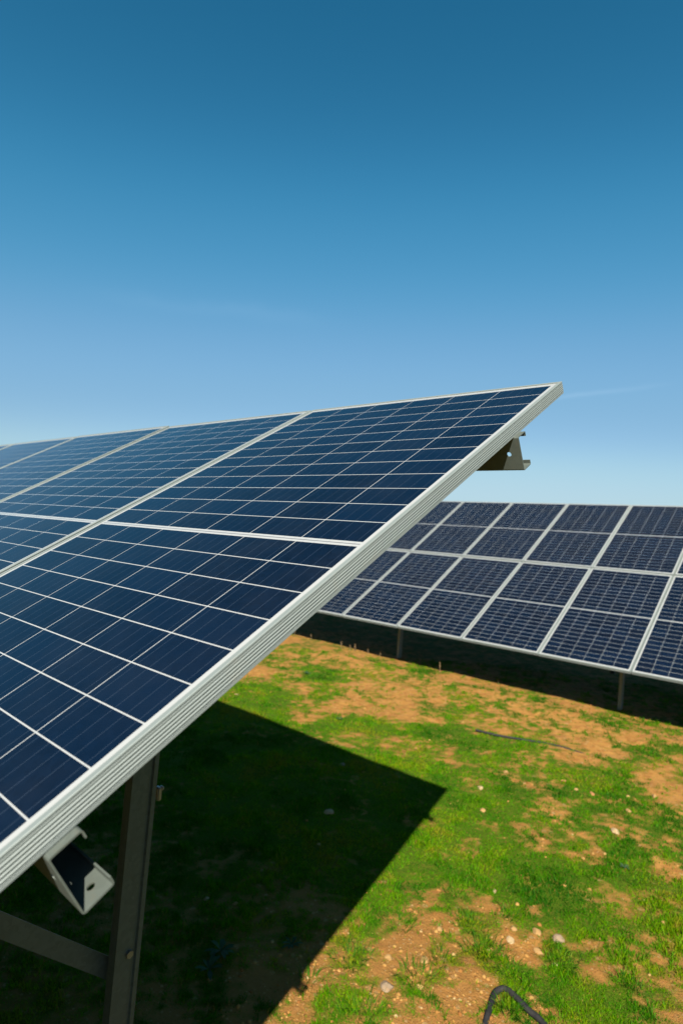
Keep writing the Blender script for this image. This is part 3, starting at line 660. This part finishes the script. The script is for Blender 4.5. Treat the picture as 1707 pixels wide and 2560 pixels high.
def zt(x, y): return float(terrain(np.array([float(x)]), np.array([float(y)]))[0])
for i, (x, y, s, mt, lab) in enumerate([(-1.536, 2.675, 0.0266, 'pale', 'pale cream oblong stone in the grass right of the shadow tip'),
 (-1.36, 2.391, 0.0247, 'tan', 'tan flat stone below the cream stone right of the shadow tip'),
 (-1.544, 3.149, 0.0208, 'tan', 'small tan stone in green grass above the cream stone'),
 (-1.143, 3.387, 0.023, 'red', 'reddish orange stone in the grass, leftmost of a cluster of three'),
 (-1.007, 3.288, 0.0248, 'tan', 'tan stone in the middle of the cluster of three'),
 (-0.882, 3.29, 0.0243, 'red', 'reddish flat stone at the right of the cluster of three'),
 (-2.37, 3.023, 0.0198, 'red', 'small orange stone in the grass strip above the shadow edge'),
 (-0.514, 3.634, 0.0269, 'tan', 'tan stone on the bare soil near the right edge of the photo'),
 (-0.584, 3.185, 0.0229, 'tan', 'tan stone in grass left of the bare soil at the right edge'),
 (-0.556, 2.787, 0.0341, 'pale', 'bright cream brick-shaped stone alone in thin grass at the right'),
 (-0.848, 1.548, 0.0175, 'pale', 'pale round stone where the green turf meets the bare patch'),
 (-0.63, 1.329, 0.0191, 'tan', 'tan upright stone at the top of the stony patch'),
 (-0.607, 1.247, 0.0233, 'pale', 'pale wedge stone leaning below the tan upright stone'),
 (-0.536, 1.401, 0.0285, 'tan', 'broad tan stone lying in the stony patch beside the turf'),
 (-0.432, 1.43, 0.0328, 'grey', 'flat grey stone at the lower edge of the turf'),
 (-0.468, 1.276, 0.0242, 'tan', 'tan stone below the broad tan one in the stony patch'),
 (-0.378, 1.25, 0.0147, 'pale', 'small pale stone beside the tuft right of the stony patch'),
 (-0.968, 0.701, 0.019, 'tan', 'tan stone on bare soil near the slanting shadow edge'),
 (-0.838, 0.806, 0.0262, 'tan', 'flat tan stone in the middle of the bare soil patch'),
 (-0.864, 0.554, 0.0315, 'grey', 'large brown grey stone on the soil at the bottom'),
 (-0.755, 0.649, 0.0164, 'tan', 'tan stone right of the large brown grey one'),
 (-0.9, 1.057, 0.0189, 'tan', 'tan stone among gravel just under the turf edge'),
 (-2.112, 1.529, 0.0369, 'pale', 'pale stone lying in the dark shadow of the near row'),
 (-2.581, 2.223, 0.0286, 'grey', 'grey pinkish stone near the top of the dark shadow'),
 (-4.662, 2.756, 0.0211, 'pale', 'tiny white stone in grass next to the near panel frame'),
 (-1.935, 0.358, 0.0166, 'pale', 'pale stone deep in the shadow beside the near post'),
 (-1.788, 0.435, 0.0164, 'tan', 'tan stone deep in the shadow right of the pale one')]):
    bm = rock_bm(100 + i, 3); rr = random.Random(i)
    sc = Vector((s * rr.uniform(0.9, 1.25), s * rr.uniform(0.7, 1.0), s * rr.uniform(0.5, 0.75)))
    for v in bm.verts: v.co = Vector((v.co.x * sc.x, v.co.y * sc.y, v.co.z * sc.z))
    o = from_bm('stone', bm, {'tan': M_ST_TAN, 'pale': M_ST_PALE, 'red': M_ST_RED, 'grey': M_ST_GREY}[mt])
    o.location = (x, y, zt(x, y) + sc.z * 0.12); o.rotation_euler = (rr.uniform(-.2, .2), rr.uniform(-.2, .2), rr.uniform(0, 6))
    tag(o, lab, 'stone', 'single stones lying in the grass and soil')

# ------------------------------------------------------------------ grass tufts, broad-leaved weeds, dry stalks
def tuft(x, y, n, h, spread, label, mat, wide=0.004):
    spread = min(spread, 0.05 + 0.3 * (spread - 0.05)) if spread > 0.05 else spread
    px = rng.normal(0, spread, n); py = rng.normal(0, spread, n)
    px = np.clip(px, -1.35 * spread, 1.35 * spread); py = np.clip(py, -1.35 * spread, 1.35 * spread)
    hh = 0.72 * h * rng.uniform(0.25, 1.0, n) ** 1.2
    d = np.hypot(px, py) / (spread * 2)
    wx, wy = x + px, y + py
    ang = np.arctan2(py, px) + rng.normal(0, 0.6, n)
    z = terrain(wx, wy) - 0.004 - zt(x, y)
    o = blades('grass_tuft', px, py, hh, np.full(n, wide) * rng.uniform(.6, 1.2, n), rng.uniform(0, 1, n) ** 1.3, (np.clip(0.45 + d * rng.uniform(.4, 1.8, n), 0, 1.7), ang), mat, 0.8, z)
    o.location = (x, y, zt(x, y))
    tag(o, label, 'grass tuft', 'taller tufts among the short grass')
for (x, y, n, h, sp, lab) in [(-0.683, 1.09, 170, 0.1, 0.05, 'thick green tuft standing above the stony patch'),
 (-0.372, 1.314, 120, 0.09, 0.05, 'spreading green tuft right of the stony patch'),
 (-0.81, 0.688, 110, 0.1, 0.045, 'loose light green tuft in the middle of the bare soil'),
 (-0.502, 1.055, 140, 0.06, 0.04, 'dense low green cushion above the black conduit'),
 (-0.793, 0.865, 60, 0.09, 0.035, 'thin green tuft with long blades beside the flat tan stone'),
 (-0.816, 1.207, 130, 0.07, 0.05, 'green tuft at the top left of the stony patch'),
 (-0.705, 1.405, 90, 0.08, 0.03, 'pale green tuft at the lower rim of the turf'),
 (-1.078, 0.942, 110, 0.07, 0.05, 'low green tuft below the turf near the shadow edge'),
 (-1.101, 0.586, 130, 0.09, 0.05, 'yellowish green tuft just outside the slanting shadow edge'),
 (-0.418, 0.838, 120, 0.11, 0.035, 'bright green tuft growing inside the bend of the conduit'),
 (-0.854, 0.385, 170, 0.09, 0.06, 'large pale green tuft at the bottom of the photo'),
 (-4.567, 3.979, 200, 0.12, 0.12, 'bushy green clump in the soil close to the near panel frame'),
 (-3.888, 5.483, 200, 0.1, 0.1, 'bright green clump at the edge of the far shadow'),
 (-3.458, 4.013, 60, 0.09, 0.05, 'small green tuft alone on bare orange soil'),
 (-0.768, 4.551, 140, 0.08, 0.12, 'green clump on the soil near the right edge of the photo'),
 (-0.846, 3.836, 90, 0.07, 0.07, 'small round green tuft on the bare soil at the right'),
 (-1.141, 0.335, 60, 0.09, 0.03, 'grass tuft straddling the tip of the lower purlin shadow'),
 (-0.076, 1.38, 60, 0.1, 0.03, 'thin dark tuft with long stems at the bottom right'),
 (-0.98, 1.363, 110, 0.06, 0.05, 'green tuft in the turf above the bare patch'),
 (-0.262, 2.281, 100, 0.08, 0.06, 'loose green tuft in the sparse grass at the right')]: tuft(x, y, n, h, sp, lab, M_TUFT)

def weed(x, y, rad, nl, label):
    """rosette of broad folded leaves"""
    V = []; F = []; T = []
    for i in range(nl):
        a = i * 2.4 + rng.uniform(-.3, .3); L = rad * rng.uniform(.55, 1.0); W = L * rng.uniform(.22, .34); up = rng.uniform(.25, .9)
        d = np.array([math.cos(a), math.sin(a), 0]); sdv = np.array([-math.sin(a), math.cos(a), 0]); b = len(V); S = 6
        for j in range(S + 1):
            t = j / S; w = W * math.sin(math.pi * min(0.04 + t * 0.96, 1.0)) ** 0.8 * (0.45 + 0.8 * t) * (1 if j < S else 0.1)
            zz = up * L * (t - 0.62 * t * t); c = d * L * t * math.cos(up * 0.5)
            for k in (-1, 0, 1): V.append(c + sdv * w * 0.5 * k + np.array([0, 0, zz + abs(k) * w * 0.22 + 0.004]))
        for j in range(S):
            for k in (0, 1): F.append([b + j * 3 + k, b + j * 3 + k + 1, b + j * 3 + k + 4, b + j * 3 + k + 3])
        T += [rng.uniform(0, 1)] * (3 * (S + 1))
    o = link_mesh('weed', mesh_np('weed', np.array(V), [np.array(F)], {'tint': T}, True), M_WEED)
    o.location = (x, y, zt(x, y)); tag(o, label, 'weed', 'broad-leaved weeds')
for (x, y, rad, nl, lab) in [(-0.381, 2.367, 0.06, 9, 'pale broad-leaved weed in sparse grass at the right'),
 (-1.567, 0.175, 0.13, 12, 'bluish broad-leaved weed in the shadow beside the near post'),
 (-1.521, 0.071, 0.11, 10, 'bluish broad-leaved weed lowest in the shadow beside the near post'),
 (-1.359, 0.441, 0.1, 11, 'dark broad-leaved weed in the shadow nearer its slanting edge'),
 (-3.331, 3.041, 0.07, 9, 'pale green weed just above the shadow edge on the turf'),
 (-4.775, 4.023, 0.12, 14, 'grey green leafy weed in the bushy clump near the panel frame')]: weed(x, y, rad * 0.72, nl, lab)

def tube_bm(bm, pts, rad, seg=8, caps=True):
    rings = []
    for i, p in enumerate(pts):
        p = Vector(p); q0 = Vector(pts[max(i - 1, 0)]); q1 = Vector(pts[min(i + 1, len(pts) - 1)])
        d = (q1 - q0).normalized(); s = d.cross(Vector((0.31, 0.2, 0.93))).normalized(); u = s.cross(d)
        rr = rad[i] if hasattr(rad, '__len__') else rad
        rings.append([bm.verts.new(p + (s * math.cos(2 * math.pi * k / seg) + u * math.sin(2 * math.pi * k / seg)) * rr) for k in range(seg)])
    for a, b in zip(rings, rings[1:]):
        for k in range(seg): bm.faces.new((a[k], a[(k + 1) % seg], b[(k + 1) % seg], b[k]))
    if caps: bm.faces.new(rings[0][::-1]); bm.faces.new(rings[-1])

for i, (x, y, h, lab) in enumerate([(-6.634, 5.61, 0.1, 'dry straw stalk leftmost along the far shadow edge, beside the near frame'),
 (-6.244, 5.622, 0.1, 'dry straw stalk second from the near frame along the shadow edge'),
 (-5.458, 5.491, 0.11, 'thick dry straw stalk at the left of a group of three'),
 (-5.337, 5.566, 0.08, 'short dry straw stalk in the middle of a group of three'),
 (-5.258, 5.585, 0.11, 'dry straw stalk at the right of a group of three'),
 (-5.051, 5.657, 0.13, 'tall dry straw stalk between the group of three and the far post'),
 (-4.822, 5.663, 0.1, 'dry straw stalk next to the left far post'),
 (-3.703, 5.572, 0.17, 'tallest thin dry straw stalk beside the bright green clump'),
 (-2.881, 5.694, 0.06, 'low dry straw stalk on the earth bank between the far posts')]):
    rr = random.Random(40 + i); bm = bmesh.new()
    lx, ly = rr.uniform(-.15, .15) * h, rr.uniform(-.15, .15) * h
    tube_bm(bm, [(0, 0, -0.02), (lx * .2, ly * .2, h * .4), (lx * .6, ly * .6, h * .75), (lx, ly, h)], [0.0045, 0.004, 0.005, 0.002], 6)
    for _ in range(5):
        t = rr.uniform(.4, .95); a = rr.uniform(0, 6.28)
        tube_bm(bm, [(lx * t, ly * t, h * t), (lx * t + .018 * math.cos(a), ly * t + .018 * math.sin(a), h * t + .02)], [0.003, 0.0015], 5)
    o = from_bm('dry_stalk', bm, M_STALK); o.location = (x, y, zt(x, y)); tag(o, lab, 'dry stalk', 'dry stalks along the edge of the far shadow')

# ------------------------------------------------------------------ pipe and conduit on the ground
def smooth_path(P, n=10):
    out = []; P = [P[0]] + list(P) + [P[-1]]
    for i in range(1, len(P) - 2):
        for j in range(n):
            t = j / n; a, b, c, d = [np.array(q, float) for q in P[i - 1:i + 3]]
            out.append(tuple(0.5 * ((2 * b) + (-a + c) * t + (2 * a - 5 * b + 4 * c - d) * t * t + (-a + 3 * b - 3 * c + d) * t ** 3)))
    out.append(tuple(P[-1])); return out

def ground_pipe(name, pts, rad, label, cat, ribs=False):
    zz = [zt(x, y) for x, y, dz in pts]
    if not ribs: zz = list(np.polyval(np.polyfit(range(len(zz)), zz, 1), range(len(zz))))
    path = smooth_path([(p[0], p[1], h + p[2]) for p, h in zip(pts, zz)], 24 if ribs else 12)
    bm = bmesh.new()
    rads = [rad * (1 + (0.07 if i % 2 else -0.05)) for i in range(len(path))] if ribs else rad
    tube_bm(bm, path, rads, 14)
    o = from_bm(name, bm, M_BLACK, None, True); tag(o, label, cat); return o
ground_pipe('water_pipe', [(-2.196, 3.817, 0.02),
 (-1.994, 3.867, 0.014),
 (-1.786, 3.96, 0.01),
 (-1.551, 4.072, 0.006),
 (-1.321, 4.124, -0.006),
 (-1.192, 4.126, -0.02)], 0.0105, 'thin straight dark pipe lying in the grass in front of the far row', 'pipe')
ground_pipe('cable_conduit', [(-0.405, 0.538, -0.03),
 (-0.459, 0.701, 0.0),
 (-0.479, 0.779, 0.006),
 (-0.499, 0.857, 0.008),
 (-0.49, 0.899, 0.012),
 (-0.463, 0.911, 0.016),
 (-0.398, 0.887, 0.018),
 (-0.341, 0.87, 0.018),
 (-0.289, 0.857, 0.016),
 (-0.182, 0.805, 0.014),
 (-0.029, 0.72, 0.01)], 0.0125, 'black bent plastic conduit poking into the photo at the bottom right', 'conduit', True)
